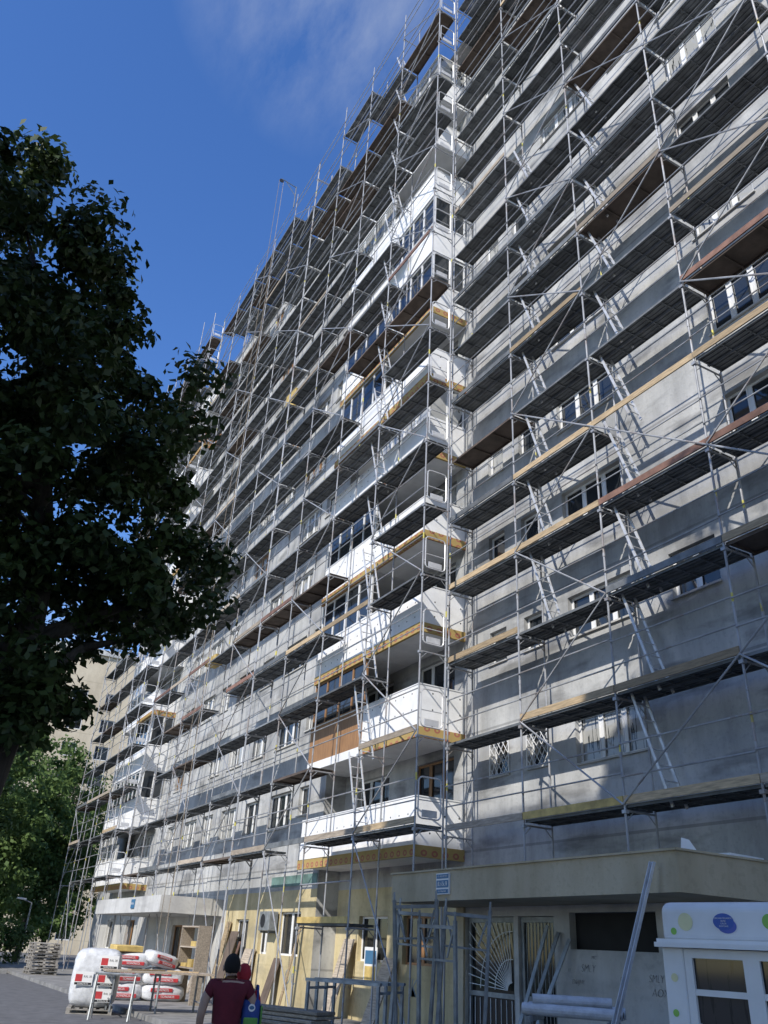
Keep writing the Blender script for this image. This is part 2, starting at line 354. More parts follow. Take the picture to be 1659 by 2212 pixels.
# balconies
def balcony(xf,xw,y0,y1,k,style,wool,near,far,glaz):
    z=floorz(k); pm={'foam':[m_foam_f,m_foam_e],'conc':[m_concrete,m_concrete],'white':[m_white,m_white],'brown':[m_brown,m_brown]}[style]
    PH=1.08
    b=MB(); b.box(xf,y0,z,xf+.1,y1,z+PH)
    if near: b.box(xf+.1,y0,z,xw-.002,y0+.1,z+PH,1)
    if far: b.box(xf+.1,y1-.1,z,xw-.002,y1,z+PH,1)
    par=bpart('balcony',b,pm)
    s=MB(); s.box(xf+.03,y0+.02,z-.2,xw-.002,y1-.02,z-.002); bpart('slab',s,m_white,par)
    if wool:
        s=MB(); s.box(xf-.05,y0-.05,z-.26,xf+.029,y1-.003,z-.004)
        if near: s.box(xf+.03,y0-.05,z-.26,xw-.003,y0+.019,z-.004,1)
        bpart('insulation_edge',s,[m_wool_f,m_wool_e],par)
    else:
        s=MB(); s.box(xf-.02,y0-.02,z-.24,xf+.029,y1-.003,z-.004)
        if near: s.box(xf+.03,y0-.02,z-.24,xw-.003,y0+.019,z-.004)
        bpart('slab_edge',s,m_white,par)
    s=MB(); s.box(xf-.015,y0-.015,z+PH+.001,xf+.115,y1-.002,z+PH+.03)
    if near: s.box(xf+.116,y0-.015,z+PH+.001,xw-.003,y0+.115,z+PH+.03)
    bpart('coping',s,m_concrete if style=='conc' else m_pvc,par)
    if glaz:
        fm=m_brown if glaz=='brown' else m_pvc
        f=MB(); pn=MB(); za,zb=z+PH+.031,z+2.5; n=max(2,round((y1-y0)/.8)); xx=xf+.03
        f.box(xx,y0,za,xx+.06,y1-.004,za+.06); f.box(xx,y0,zb-.06,xx+.06,y1-.004,zb)
        for i in range(n+1):
            yy=min(max(y0+(y1-y0)*i/n,y0+.04),y1-.045); f.box(xx+.001,yy-.035,za+.06,xx+.059,yy+.035,zb-.06)
        pn.quad((xx+.03,y1-.05,za+.06),(xx+.03,y0+.05,za+.06),(xx+.03,y0+.05,zb-.06),(xx+.03,y1-.05,zb-.06))
        if near:
            f.box(xx+.061,y0,za,xw-.003,y0+.06,za+.06); f.box(xx+.061,y0,zb-.06,xw-.003,y0+.06,zb)
            for t in (.5,.97):
                xm=xx+.06+(xw-xx-.1)*t; f.box(xm-.03,y0+.001,za+.06,xm+.03,y0+.059,zb-.06)
            pn.quad((xx+.08,y0+.03,za+.06),(xw-.05,y0+.03,za+.06),(xw-.05,y0+.03,zb-.06),(xx+.08,y0+.03,zb-.06))
        bpart('glazing_frame',f,fm,par); bpart('glazing_pane',pn,m_pane,par)
st1=['foam','foam','foam','foam','white','foam','white','white','foam','white','foam']
gl1=[None,None,None,None,'pvc',None,'pvc','pvc',None,None,'pvc']
st2=['foam','brown','foam','foam','foam','white','foam','foam','white','white','white']
gl2=[None,'brown','pvc','pvc',None,'pvc','pvc',None,'pvc',None,None]
for k in range(NF):
    balcony(10.72,XA,17.5,20.5,k,st1[k],k<7,True,False,gl1[k])
    balcony(10.72,XA,20.503,23.98,k,st2[k],k in (0,2,3,4,5,6),False,True,gl2[k])
    balcony(10.25,XC,43,46.2,k,st2[(k+3)%11],k%3==0,True,False,gl1[(k+5)%11])
    balcony(10.25,XC,46.203,49.5,k,st1[(k+4)%11],k%4==0,False,True,gl2[(k+2)%11])
# entrance canopy and vestibule
cp=MB(); cp.box(9.0,8.15,2.62,XA-.003,15.5,3.12); canopy=bpart('entrance_canopy',cp,m_beige)
cp=MB(); cp.box(8.97,8.12,3.121,XA-.004,15.53,3.15); bpart('flashing',cp,m_beige,canopy)
cp=MB(); cp.box(9.05,31.9,2.6,XC-.003,42,3.15); canopy2=bpart('entrance_canopy',cp,m_white_wall); canopy2['label']='white far entrance canopy'
VX=10.4
v=MB(); facade(v,VX,8.5,15.2,GZ,2.617,[(13.42,14.95,GZ,2.45),(12.3,13.3,GZ,2.45),(9.95,11.9,1.95,2.5)],.15)
v.quad((VX,15.2,GZ),(XA,15.2,GZ),(XA,15.2,2.617),(VX,15.2,2.617)); v.quad((XA,8.5,GZ),(VX,8.5,GZ),(VX,8.5,2.617),(XA,8.5,2.617))
bpart('vestibule_wall',v,m_white_wall)
v=MB(); v.box(VX-.05,14.96,GZ,VX-.003,15.22,2.616); bpart('pillar_facing',v,m_beige)
v=MB(); v.quad((VX+.14,11.9,1.95),(VX+.14,9.95,1.95),(VX+.14,9.95,2.5),(VX+.14,11.9,2.5)); bpart('transom_opening',v,m_dark)
def door(y0,y1,z1):
    d=MB(); x=VX+.06; t=.09
    d.box(x,y0,GZ,x+.05,y0+t,z1); d.box(x,y1-t,GZ,x+.05,y1,z1); d.box(x,y0+t,z1-t,x+.05,y1-t,z1); d.box(x,y0+t,GZ,x+.05,y1-t,GZ+.25); d.box(x,y0+t,1.12,x+.05,y1-t,1.2)
    dd=bpart('entrance_door',d,m_steel)
    q=MB(); q.quad((x+.04,y1-t,GZ+.25),(x+.04,y0+t,GZ+.25),(x+.04,y0+t,z1-t),(x+.04,y1-t,z1-t)); bpart('pane',q,m_pane_dark,dd); return dd
d1=door(13.43,14.94,2.44); d2=door(12.31,13.29,2.44)
q=MB(); cx,cz=13.55,1.25; x=VX+.03
def clampy(y,z): return 13.5<=y<=14.88 and 1.2<=z<=2.36
for i in range(14):
    t=R(3+i*6.5); pts=[]
    for s_ in np.linspace(.12,2.0,50):
        y_=cx+s_*math.cos(t); z_=cz+s_*math.sin(t)
        if clampy(y_,z_): pts.append((x,y_,z_))
    if len(pts)>1: q.tube(pts[0],pts[-1],.008,4)
for rad in (.14,.5,.95):
    prev=None
    for i in range(40):
        t=R(i*2.5); y_=cx+rad*math.cos(t); z_=cz+rad*math.sin(t)
        if clampy(y_,z_):
            if prev: q.tube(prev,(x,y_,z_),.008,4)
            prev=(x,y_,z_)
        else: prev=None
for i in range(9): q.tube((x,13.55+i*.16,.42),(x,13.55+i*.16,1.1),.008,4)
bpart('wire_grille',q,m_white,d1)
q=MB()
for i in range(9): q.tube((x,12.42+i*.095,.4),(x,12.42+i*.095,2.36),.007,4)
bpart('wire_grille',q,m_steel,d2)
for s,y_,z_,sz,ws in (('SMLY',11.5,1.68,.16,.9),('MIC',11.35,1.84,.07,1),('EN4JHY',11.75,1.48,.10,.9),('SMLY',10.05,1.60,.15,.85),('AOX',10.0,1.42,.15,1),('SE',10.75,1.54,.16,.7),('FE',11.95,1.64,.08,1)):
    text('graffiti',s,sz,m_spray,blk,(VX-.006-XA,y_,z_),FACE,.001,ws,1,.028,.25)
for s,y_,z_,sz,mm in (('OC',25.4,.95,.6,m_sprayb),('JAX',23.0,.95,.45,m_sprayb),('K',19.6,1.0,.6,m_sprayb)):
    text('graffiti',s,sz,mm,blk,((XC if y_>24 else XA)-.006-XA,y_,z_),FACE,.001,.9,1,.022,.2)
sg=MB(); sg.box(8.965,13.42,2.72,8.998,13.84,3.07); sgn=thing('address_sign','blue and white address plate fixed on the beige entrance canopy','sign',(8.98,13.63,2.72))
ob('plate',sg.mesh('plate',m_pvc),sgn,(-8.98,-13.63,-2.72))
for z0_,z1_ in ((2.735,2.805),(2.83,2.955),(2.98,3.055)):
    q=MB(); q.quad((8.962,13.825,z0_),(8.962,13.435,z0_),(8.962,13.435,z1_),(8.962,13.825,z1_)); ob('panel',q.mesh('panel',m_signblue),sgn,(-8.98,-13.63,-2.72))
text('lettering','Bl. 6 Sc. B',.1,m_pvc,sgn,(-.021,0,.172),FACE,.001,.75)
text('lettering','STR. CALEA SECTOR 2',.035,m_pvc,sgn,(-.021,0,.3),FACE,.001,.9)
text('lettering','Et. P-10 Ap. 45-88',.035,m_pvc,sgn,(-.021,0,.05),FACE,.001,.9)
sg=thing('address_sign','small blue address plate on the white far entrance canopy','sign',(9.03,35.6,2.75)); q=MB(); q.box(-.015,-.25,0,.015,.25,.32); ob('plate',q.mesh('plate',m_signblue),sg)
text('lettering','Bl. 6 Sc. A',.12,m_pvc,sg,(-.018,0,.17),FACE,.001,.75)
# ------------------------------------------------------------------ scaffolding
BAY=2.83; DEP=.73
LV=[4.25+2*k for k in range(17)]
def m_steel_deck():
    d=MB()
    for x0 in (.02,.375):
        d.box(x0,.03,-.012,x0+.33,BAY-.03,0)
        for xx in (x0,x0+.318): d.box(xx,.03,-.055,xx+.012,BAY-.03,-.0125)
        for xx in (x0+.1,x0+.21): d.box(xx,.04,-.03,xx+.02,BAY-.04,-.0125)
        for i in range(6): yy=.06+i*(BAY-.15)/5; d.box(x0+.0125,yy,-.05,x0+.1,yy+.03,-.013); d.box(x0+.12,yy,-.05,x0+.21,yy+.03,-.013); d.box(x0+.23,yy,-.05,x0+.3175,yy+.03,-.013)
    return d.mesh('steel_deck',m_deck)
def m_ply_deck():
    d=MB(); d.box(.03,.03,-.014,.7,BAY-.03,0)
    for xx in (.02,.68): d.box(xx,.03,-.07,xx+.03,BAY-.03,-.0145)
    for i in range(4): yy=.06+i*(BAY-.17)/3; d.box(.0505,yy,-.06,.6795,yy+.04,-.015)
    return d.mesh('plywood_deck',m_ply)
def m_tube(p,q,r,n,name,m=None): 
    t=MB(); t.tube(p,q,r,n); return t.mesh(name,m or m_rail)
def m_ladder(s):
    l=MB()
    y0,y1=(0,.75) if s>0 else (.75,0)
    for x_ in (.22,.56): l.beam((x_,y0,-.1),(x_,y1,2.15),.025,.055)
    for i in range(8):
        t=(i+.6)/8; l.tube((.22,y0+(y1-y0)*t,-.1+2.25*t),(.56,y0+(y1-y0)*t,-.1+2.25*t),.013,5)
    return l.mesh('ladder',m_alu)
def m_end():
    e=MB(); pts=[]
    x0,x1,z0,z1,rr=.07,.66,.12,1.0,.1
    for cx_,cz_,a0 in ((x1-rr,z1-rr,0),(x0+rr,z1-rr,90),(x0+rr,z0+rr,180),(x1-rr,z0+rr,270)):
        for i in range(4): t=R(a0+i*30); pts.append((cx_+rr*math.cos(t),0,cz_+rr*math.sin(t)))
    pts.append(pts[0]); e.path(pts,.018,5); e.tube((x0,0,.5),(x1,0,.5),.012,5); e.box(x0+.1,-.01,z0+.03,x1-.1,.01,z0+.18)
    e.tube((0,0,.9),(x0,0,.9),.014,5); e.tube((x1,0,.9),(.73,0,.9),.014,5); e.tube((0,0,.3),(x0,0,.3),.014,5); e.tube((x1,0,.3),(.73,0,.3),.014,5)
    return e.mesh('end_guard',m_gate)
def m_truss():
    t=MB(); t.tube((0,0,-.03),(DEP,0,-.03),.02,6); t.tube((0,0,-.22),(.18,0,-.05),.011,5); t.tube((DEP,0,-.22),(DEP-.18,0,-.05),.011,5)
    t.box(-.045,-.045,-.08,.045,.045,-.02); 
    return t.mesh('transom',m_rail)
MS=dict(sd=m_steel_deck(),pd=m_ply_deck(),rail=m_tube((0,0,0),(0,BAY,0),.016,6,'guard_rail'),
        up=m_tube((-.045,0,0),(-.045,BAY,2.0),.019,6,'diagonal_brace'),dn=m_tube((-.045,BAY,0),(-.045,0,2.0),.019,6,'diagonal_brace'),
        lad=m_ladder(1),lad2=m_ladder(-1),end=m_end(),tr=m_truss())
def m_toe(m):
    t=MB(); t.box(-.035,.01,0,-.004,BAY-.01,.14); return t.mesh('toe_board',m)
TOE={n:m_toe(m) for n,m in (('w',m_wood),('g',m_wood_g),('y',m_yboard),('r',m_rboard),('s',m_deck))}
pl=MB(); pl.box(-.08,-.08,0,.08,.08,.012); pl.tube((0,0,.012),(0,0,.1),.018,6); MS['base']=pl.mesh('base_plate',m_steel)
def m_stand(h):
    t=MB(); t.tube((0,0,0),(0,0,h),.022,8)
    z=1.9
    while z<h: t.tube((0,0,z),(0,0,z+.09),.029,8); z+=2
    return t.mesh('standard',m_pole)
def scaffold(label,x,y0,nb,levels,top,base,braces,toe,seed,ladder=None,end0=False,extra=(),skip=.04):
    rg=random.Random(seed); root=thing('scaffold',label,'scaffold',(x,y0,0)); nl=len(levels)
    for i in range(nb+1):
        dh=rg.choice((0,0,.5,-.35,1.0))
        for d in (0,DEP):
            zb=base(y0+i*BAY); h=round(top-zb+dh-(0 if d==0 else .5),2); me=cached(('st',h),lambda:m_stand(h))
            s=ob('standard',me,root,(d,i*BAY,zb)); ob('base_plate',MS['base'],s,(0,0,.001))
    for k,z in enumerate(levels):
        for i in range(nb+1): ob('transom',MS['tr'],root,(0,i*BAY,z-.07))
        for i in range(nb):
            pd=rg.random()<.22; lastl=(k==nl-1)
            if rg.random()>=(.4 if lastl else skip): ob('plywood_deck' if pd else 'steel_deck',MS['pd' if pd else 'sd'],root,(0,i*BAY,z))
            j1,j2=rg.uniform(-.05,.05),rg.uniform(-.05,.05)
            ob('guard_rail',MS['rail'],root,(-.03,i*BAY,z+.5+j1)); ob('guard_rail',MS['rail'],root,(-.03,i*BAY,z+1.0+j2))
            t=toe(i,k,rg)
            if t and not lastl: ob('toe_board',TOE[t],root,(0,i*BAY,z+.003))
            b=braces(i,k)
            if b and k+1<nl: ob('diagonal_brace',MS['up' if b>0 else 'dn'],root,(0,i*BAY,z))
            if ladder and k+1<nl:
                l=ladder(i,k)
                if l: ob('ladder',MS['lad' if l>0 else 'lad2'],root,(0,i*BAY+abs(l),z))
        if end0: ob('end_guard',MS['end'],root,(0,0,z))
    for i,z in extra:
        ob('steel_deck',MS['sd'],root,(0,i*BAY,z)); ob('toe_board',TOE['y'],root,(0,i*BAY,z)); ob('guard_rail',MS['rail'],root,(-.03,i*BAY,z+.9))
        ob('transom',MS['tr'],root,(0,i*BAY,z-.07)); ob('transom',MS['tr'],root,(0,(i+1)*BAY,z-.07))
    for i in range(nb):
        zb=base(y0+i*BAY)
        if zb<1 and i%2==0:
            t=MB(); t.tube((-.045,i*BAY,zb+.3),(-.045,(i+1)*BAY,4.2),.018,6); ob('diagonal_brace',t.mesh('diagonal_brace',m_rail),root)
    return root
def toeA(i,k,rg):
    if i==3 and k==0: return 'y'
    p_=.8 if k<4 else (.6 if k<7 else .15)
    if rg.random()<p_: return rg.choice('wgwgwgr' if k<7 else 'sgws')
    return 's' if rg.random()<.2 else None
def toeB(i,k,rg):
    if rg.random()<(.25 if k<5 else .12): return rg.choice('wgwgrg')
    return 's' if rg.random()<.15 else None
scafs=[]
scafs.append(scaffold('nearest scaffold run on the right before the flat grey wall standing over the beige canopy',11.1,16.75-5*BAY,5,LV,37.4,lambda y:3.165 if 8.15<y<15.5 else GZ,
    lambda i,k:(1 if (k+i)%2 else -1) if i in (1,3) or (i==2 and k%3==0) else 0,toeA,3,lambda i,k:1.95 if (i==2 and k<10) else (1.9 if (i==3 and 1<k<10) else 0)))
gnd=lambda y:GZ
scafs.append(scaffold('scaffold run with rounded end gates standing around the white insulated balconies',9.85,16.1,4,LV,37.4,gnd,
    lambda i,k:(1 if k%2 else -1) if i in (0,2) else 0,toeB,5,lambda i,k:.25 if i==1 else 0,True,extra=((1,2.3),),skip=.22))
scafs.append(scaffold('middle scaffold run left of the white balconies before plain grey wall',9.85,16.1+4*BAY+.06,5,LV,37.4,gnd,
    lambda i,k:(1 if k%2 else -1) if i in (0,2,4) else 0,toeB,8,lambda i,k:-.35 if i==3 else 0,skip=.08))
scafs.append(scaffold('farthest scaffold run projecting at the far left end of the block',9.3,42.2,4,LV,38.4,gnd,
    lambda i,k:(1 if k%2 else -1) if i in (0,3) else 0,toeB,11,lambda i,k:.25 if i==1 else 0,True))
# hoist with rope
h=thing('rope_hoist','small rope hoist arm standing above the scaffold top against the sky','hoist',(9.75,30.5,37.0))
q=MB(); q.tube((0,0,0),(0,0,1.6),.03,6); q.tube((0,0,1.55),(-.9,0,1.7),.025,6); q.tube((0,0,.9),(-.6,0,1.62),.018,5); ob('arm',q.mesh('arm',m_steel),h)
q=MB(); q.tube((-.88,-.02,1.55),(-.88,.02,1.55),.12,12); ob('pulley_wheel',q.mesh('pulley_wheel',m_black),h)
for xx,zz in ((-1.0,-36.5),(-.76,-35.6)): q=MB(); q.tube((xx,0,1.55),(xx,0,zz),.012,4); ob('rope',q.mesh('rope',m_wood_g),h)
# things lying on the decks
for (x_,y_,z_,dx,dy,dz,m_,lab) in ((10.2,28.2,22.253,.12,.9,1.15,m_yboard,'yellow insulation boards standing on a deck high in the middle scaffold run'),
    (10.15,25.4,18.253,.5,1.1,.28,m_film,'white wrapped bundle lying on a deck of the middle scaffold run'),
    (10.2,33.5,12.253,.5,1.2,.3,m_yboard,'yellow insulation bundle lying low in the middle scaffold run')):
    q=MB(); q.box(-dx/2,-dy/2,0,dx/2,dy/2,dz); tag(ob('insulation_board',bevel(q.mesh('insulation_board',m_),.02),None,(x_,y_,z_),(0,0,.06)),lab,'insulation board')
# ------------------------------------------------------------------ trees
def leaf_mesh(name,clumps,n_per,size,m,seed):
    rg=np.random.RandomState(seed)
    C=np.array([c[:3] for c in clumps]); Rr=np.array([c[3] for c in clumps]); k=len(C)
    d=rg.normal(size=(k*n_per,3)); d/=np.linalg.norm(d,axis=1,keepdims=True); rad=rg.uniform(.05,1.15,size=(k*n_per,1))**.6
    P=np.repeat(C,n_per,0)+d*rad*np.repeat(Rr,n_per)[:,None]*np.array([1,1,.7])
    nn=d*.7+rg.normal(size=P.shape)*.5+np.array([0,0,.5]); nn/=np.linalg.norm(nn,axis=1,keepdims=True)
    t=rg.normal(size=P.shape)+np.array([0,0,-.7]); a_=np.cross(nn,t); a_/=np.linalg.norm(a_,axis=1,keepdims=True); b_=np.cross(nn,a_)
    s=(size*rg.uniform(.65,1.25,size=(len(P),1)))
    fold=nn*s*.18
    V=np.stack([P-b_*s,P+a_*s*.62-b_*s*.1+fold,P+b_*s,P-a_*s*.62-b_*s*.1+fold],1).reshape(-1,3)
    me=bpy.data.meshes.new(name); nq=len(P); me.vertices.add(nq*4); me.vertices.foreach_set('co',V.ravel())
    me.loops.add(nq*4); me.loops.foreach_set('vertex_index',np.arange(nq*4,dtype=np.int32))
    me.polygons.add(nq); me.polygons.foreach_set('loop_start',np.arange(0,nq*4,4,dtype=np.int32)); me.polygons.foreach_set('loop_total',np.full(nq,4,dtype=np.int32))
    me.materials.append(m); me.update(calc_edges=True); me.validate(); return me
def tree(label,base,tpts,ells,nclump,n_per,size,cr,lm,seed,group=None,name='tree',limbs=14):
    rg=random.Random(seed); root=thing(name,label,'tree',base,0,group); B=Vector(base)
    t=MB(); n=len(tpts)
    for i in range(n-1):
        t.tube(tpts[i][:3],tpts[i+1][:3],tpts[i][3],10,0,tpts[i+1][3])
    vol=[e[3]*e[4]*e[5] for e in ells]; cl=[]
    while len(cl)<nclump:
        e=rg.choices(ells,vol)[0]; d=Vector((rg.gauss(0,1),rg.gauss(0,1),rg.gauss(0,1))).normalized(); rr=rg.random()**.38
        cl.append((e[0]+d.x*e[3]*rr,e[1]+d.y*e[4]*rr,e[2]+d.z*e[5]*rr,cr*rg.uniform(.55,1.25)))
    for c in rg.sample(cl,min(limbs,len(cl))):
        z=max(tpts[1][2],min(c[2]-1.0,tpts[-1][2]))
        for i in range(n-1):
            if tpts[i][2]<=z<=tpts[i+1][2]:
                f=(z-tpts[i][2])/(tpts[i+1][2]-tpts[i][2]+1e-6); s=Vector(tpts[i][:3]).lerp(Vector(tpts[i+1][:3]),f); rad=(tpts[i][3]*(1-f)+tpts[i+1][3]*f)*.5
                mid=s.lerp(Vector(c[:3]),.5)+Vector((0,0,.25)); t.tube(s,mid,rad,6,0,rad*.6); t.tube(mid,c[:3],rad*.6,6,0,.012); break
    ob('trunk',t.mesh('trunk',m_trunk,True),root,-B); ob('crown',leaf_mesh('crown',cl,n_per,size,lm,seed),root,-B); return root
tree('large dark leafy tree filling the left side in front of the scaffolding',(0.5,12.4,0),
     [(.5,12.4,0,.32),(.75,12.3,2,.28),(1.0,12.2,4.2,.23),(.9,12.2,6.5,.18),(.3,12.2,9,.12),(-.6,12.2,12,.06)],
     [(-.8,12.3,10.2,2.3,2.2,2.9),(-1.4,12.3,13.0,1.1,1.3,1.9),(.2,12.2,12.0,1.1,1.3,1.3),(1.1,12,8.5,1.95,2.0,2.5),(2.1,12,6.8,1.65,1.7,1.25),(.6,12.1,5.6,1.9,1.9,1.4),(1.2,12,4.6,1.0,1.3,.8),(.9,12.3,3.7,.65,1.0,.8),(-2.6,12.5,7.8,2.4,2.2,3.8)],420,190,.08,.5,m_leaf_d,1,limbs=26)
tree('tall tree standing behind the viewer and shading the entrance',(-2.6,-.5,0),[(-2.6,-.5,0,.3),(-2.5,-.4,5,.24),(-1.8,.2,10,.2),(-.8,1.2,17,.1)],
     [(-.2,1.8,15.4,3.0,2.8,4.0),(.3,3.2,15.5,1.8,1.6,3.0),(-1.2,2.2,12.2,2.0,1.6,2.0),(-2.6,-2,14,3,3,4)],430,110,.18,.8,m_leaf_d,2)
tree('second tall tree behind the viewer at the left of the street',(-7.0,2.2,0),[(-7,2.2,0,.35),(-6.9,2.2,6,.28),(-6.6,2.3,12,.2),(-6.3,2.4,17,.08)],
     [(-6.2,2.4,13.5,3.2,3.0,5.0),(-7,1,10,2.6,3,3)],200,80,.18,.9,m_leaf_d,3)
for i,(x,y,hh,rr,lm,lab) in enumerate((
    (9.2,63,15,3.3,m_leaf_g,'bright green sunlit tree beyond the far end of the scaffold'),
    (5.0,58,15,3.4,m_leaf_g,'light green tall tree standing left of the bright tree at the scaffold end'),
    (12.5,74,15,4,m_leaf_g,'tall light green tree partly hidden by the far scaffold end'),
    (2.2,50,12.5,3.2,m_leaf_m,'mid green broad tree under the large dark crown at left edge'),
    (6.8,72,17,3.6,m_leaf_g,'pale green tree rising behind the street lamp'))):
    tree(lab,(x,y,0),[(x,y,0,.22),(x+.1,y,hh*.35,.17),(x,y,hh*.8,.06)],
         [(x,y,hh*.62,rr,rr,hh*.34),(x-.6*rr*.6,y-.5,hh*.4,rr*.8,rr*.8,hh*.25),(x+.5*rr,y-.4,hh*.38,rr*.7,rr*.7,hh*.22),(x,y-.3,hh*.22,rr*.8,rr*.8,hh*.13)],190,90,.16,.85,lm,20+i)
for i,(x,y,rr,lm,lab) in enumerate(((4.2,50,1.9,m_leaf_g,'low bright bush at left edge behind the kerb'),(6.6,55,1.7,m_leaf_m,'dark rounded bush beside the lamp at the end of the pavement'),(2.4,47.5,1.4,m_leaf_m,'small dark bush nearest the road at left edge'))):
    b=thing('bush',lab,'bush',(x,y,0)); rg=random.Random(50+i)
    cl=[(rg.uniform(-rr,rr),rg.uniform(-rr*.7,rr*.7),rg.uniform(.3,rr*1.1),.6) for _ in range(40)]
    ob('foliage',leaf_mesh('foliage',cl,80,.1,lm,60+i),b); t=MB()
    for j in range(5): t.tube((rg.uniform(-.3,.3),rg.uniform(-.3,.3),0),(rg.uniform(-.9,.9),rg.uniform(-.6,.6),1.2),.04,5,0,.015)
    ob('stem',t.mesh('stem',m_trunk),b)
# distant neighbouring block, and an unseen one added for its shade
q=MB(); q.box(0,0,0,1.5,.06,.08); q.box(0,0,1.32,1.5,.06,1.4); q.box(0,0,.08,.08,.06,1.32); q.box(1.42,0,.08,1.5,.06,1.32); q.box(.71,0,.08,.79,.06,1.32); wf=q.mesh('window',m_pvc)
q=MB(); q.quad((.08,.03,.08),(1.42,.03,.08),(1.42,.03,1.32),(.08,.03,1.32)); wp=q.mesh('pane',m_pane_dark)
def neighbour(label,loc,rz,L,D,H):
    fb=thing('apartment_block',label,'apartment block',loc,rz); nk=int((H-2)/2.8)
    fo=[(1.2+3.4*i,2.7+3.4*i,1.2+2.8*k,2.6+2.8*k) for i in range(int((L-1)/3.4)) for k in range(nk)]
    q=MB(); q.box(0,.3,0,L,D,H)
    xs=sorted({0,L}|{o[0] for o in fo}|{o[1] for o in fo}); zs=sorted({0,H}|{o[2] for o in fo}|{o[3] for o in fo})
    for i in range(len(xs)-1):
        for j in range(len(zs)-1):
            cx_=(xs[i]+xs[i+1])/2; cz_=(zs[j]+zs[j+1])/2
            if not any(o[0]<cx_<o[1] and o[2]<cz_<o[3] for o in fo): q.quad((xs[i],0,zs[j]),(xs[i+1],0,zs[j]),(xs[i+1],0,zs[j+1]),(xs[i],0,zs[j+1]))
    q.quad((0,0,0),(0,0,H),(0,.3,H),(0,.3,0)); q.quad((L,0,0),(L,.3,0),(L,.3,H),(L,0,H))
    ob('wall',q.mesh('wall',m_cream),fb); q=MB(); q.box(-.3,-.3,H+.002,L+.3,D+.3,H+.6); ob('roof',q.mesh('roof',m_concrete),fb)
    for o in fo: f=ob('window',wf,fb,(o[0],.12,o[2])); ob('pane',wp,f)
neighbour('distant cream apartment block seen through the tree at left',(8.5,92,0),0,18,14,29)
neighbour('unseen cream apartment block added behind the viewer to shade the large tree',(-12,-20,0),PI/2,22,14,26)  # added out of view, sized so its shadow darkens the large tree
# street lamp
l=thing('street_lamp','thin street lamp standing among the bushes past the scaffold end','street lamp',(8.2,55,0))
q=MB(); q.tube((0,0,0),(0,0,3.2),.06,8,0,.04); q.tube((0,0,3.2),(-.5,-.1,3.35),.03,6); ob('post',q.mesh('post',m_steel),l)
q=MB(); q.beam((-.35,-.07,3.36),(-.85,-.17,3.4),.2,.1); ob('lamp_head',bevel(q.mesh('lamp_head',m_pvc),.03),l)
# ------------------------------------------------------------------ site materials
def pallet_mesh():
    q=MB()
    for i in range(6): q.box(-.6+i*.215,-.6,.11,-.6+i*.215+.12,.6,.135)
    for y_ in (-.6,-.05,.5):
        q.box(-.6,y_,.085,.595,y_+.1,.109); q.box(-.6,y_,0,.595,y_+.1,.02)
        for x_ in (-.6,-.05,.49): q.box(x_,y_,.021,x_+.1,y_+.1,.084)
    return q.mesh('pallet',m_pallet)
def soft_box(name,dims,m,cuts=9,amp=.02,bulge=.04,seed=0):
    rg=random.Random(seed); bm=bmesh.new(); bmesh.ops.create_cube(bm,size=1); bmesh.ops.subdivide_edges(bm,edges=bm.edges[:],cuts=cuts,use_grid_fill=True)
    for v_ in bm.verts:
        c=v_.co*2; f=Vector((1+bulge*(1-c.y*c.y)*(1-c.z*c.z),1+bulge*(1-c.x*c.x)*(1-c.z*c.z),1+bulge*(1-c.x*c.x)*(1-c.y*c.y)))
        ln=(abs(c.x)**6+abs(c.y)**6+abs(c.z)**6)**(1/6); c=c/ln
        v_.co=Vector((c.x*dims[0]/2*f.x+rg.uniform(-amp,amp),c.y*dims[1]/2*f.y+rg.uniform(-amp,amp),c.z*dims[2]/2*f.z+rg.uniform(-amp,amp)))
    me=bpy.data.meshes.new(name); bm.to_mesh(me); bm.free(); me.materials.append(m); me.polygons.foreach_set('use_smooth',[True]*len(me.polygons)); return me
wp_=thing('wrapped_pallet','pallet load wrapped in white film with black and red printed labels','pallet load',(5.72,25.0,0),R(-14)); wp_.scale=(.93,.93,1)
ob('pallet',pallet_mesh(),wp_)
ob('wrapped_load',soft_box('wrapped_load',(1.24,1.18,1.3),m_film,9,.012,.03,4),wp_,(0,0,.79))
for i,(x_,z_) in enumerate(((.3,1.16),(-.3,.78),(.3,.78),(.3,.42))):
    q=MB(); q.box(-.24,-.004,-.15,.24,0,.15); lb=ob('printed_label',q.mesh('printed_label',m_pvc),wp_,(x_,-.655,z_))
    q=MB(); q.box(-.22,-.003,-.07,-.04,0,.09); ob('red_patch',q.mesh('red_patch',m_red),lb,(0,-.005,0))
    q=MB(); q.box(-.22,-.003,-.14,.22,0,-.09); ob('black_strip',q.mesh('black_strip',m_black),lb,(0,-.005,0))
    text('lettering','Building the life',.045,m_pvc,lb,(0,-.01,-.115),(PI/2,0,0),.001)
    text('lettering','RAL 30',.07,m_black,lb,(.1,-.006,.04),(PI/2,0,0),.001)
PKN=[0]
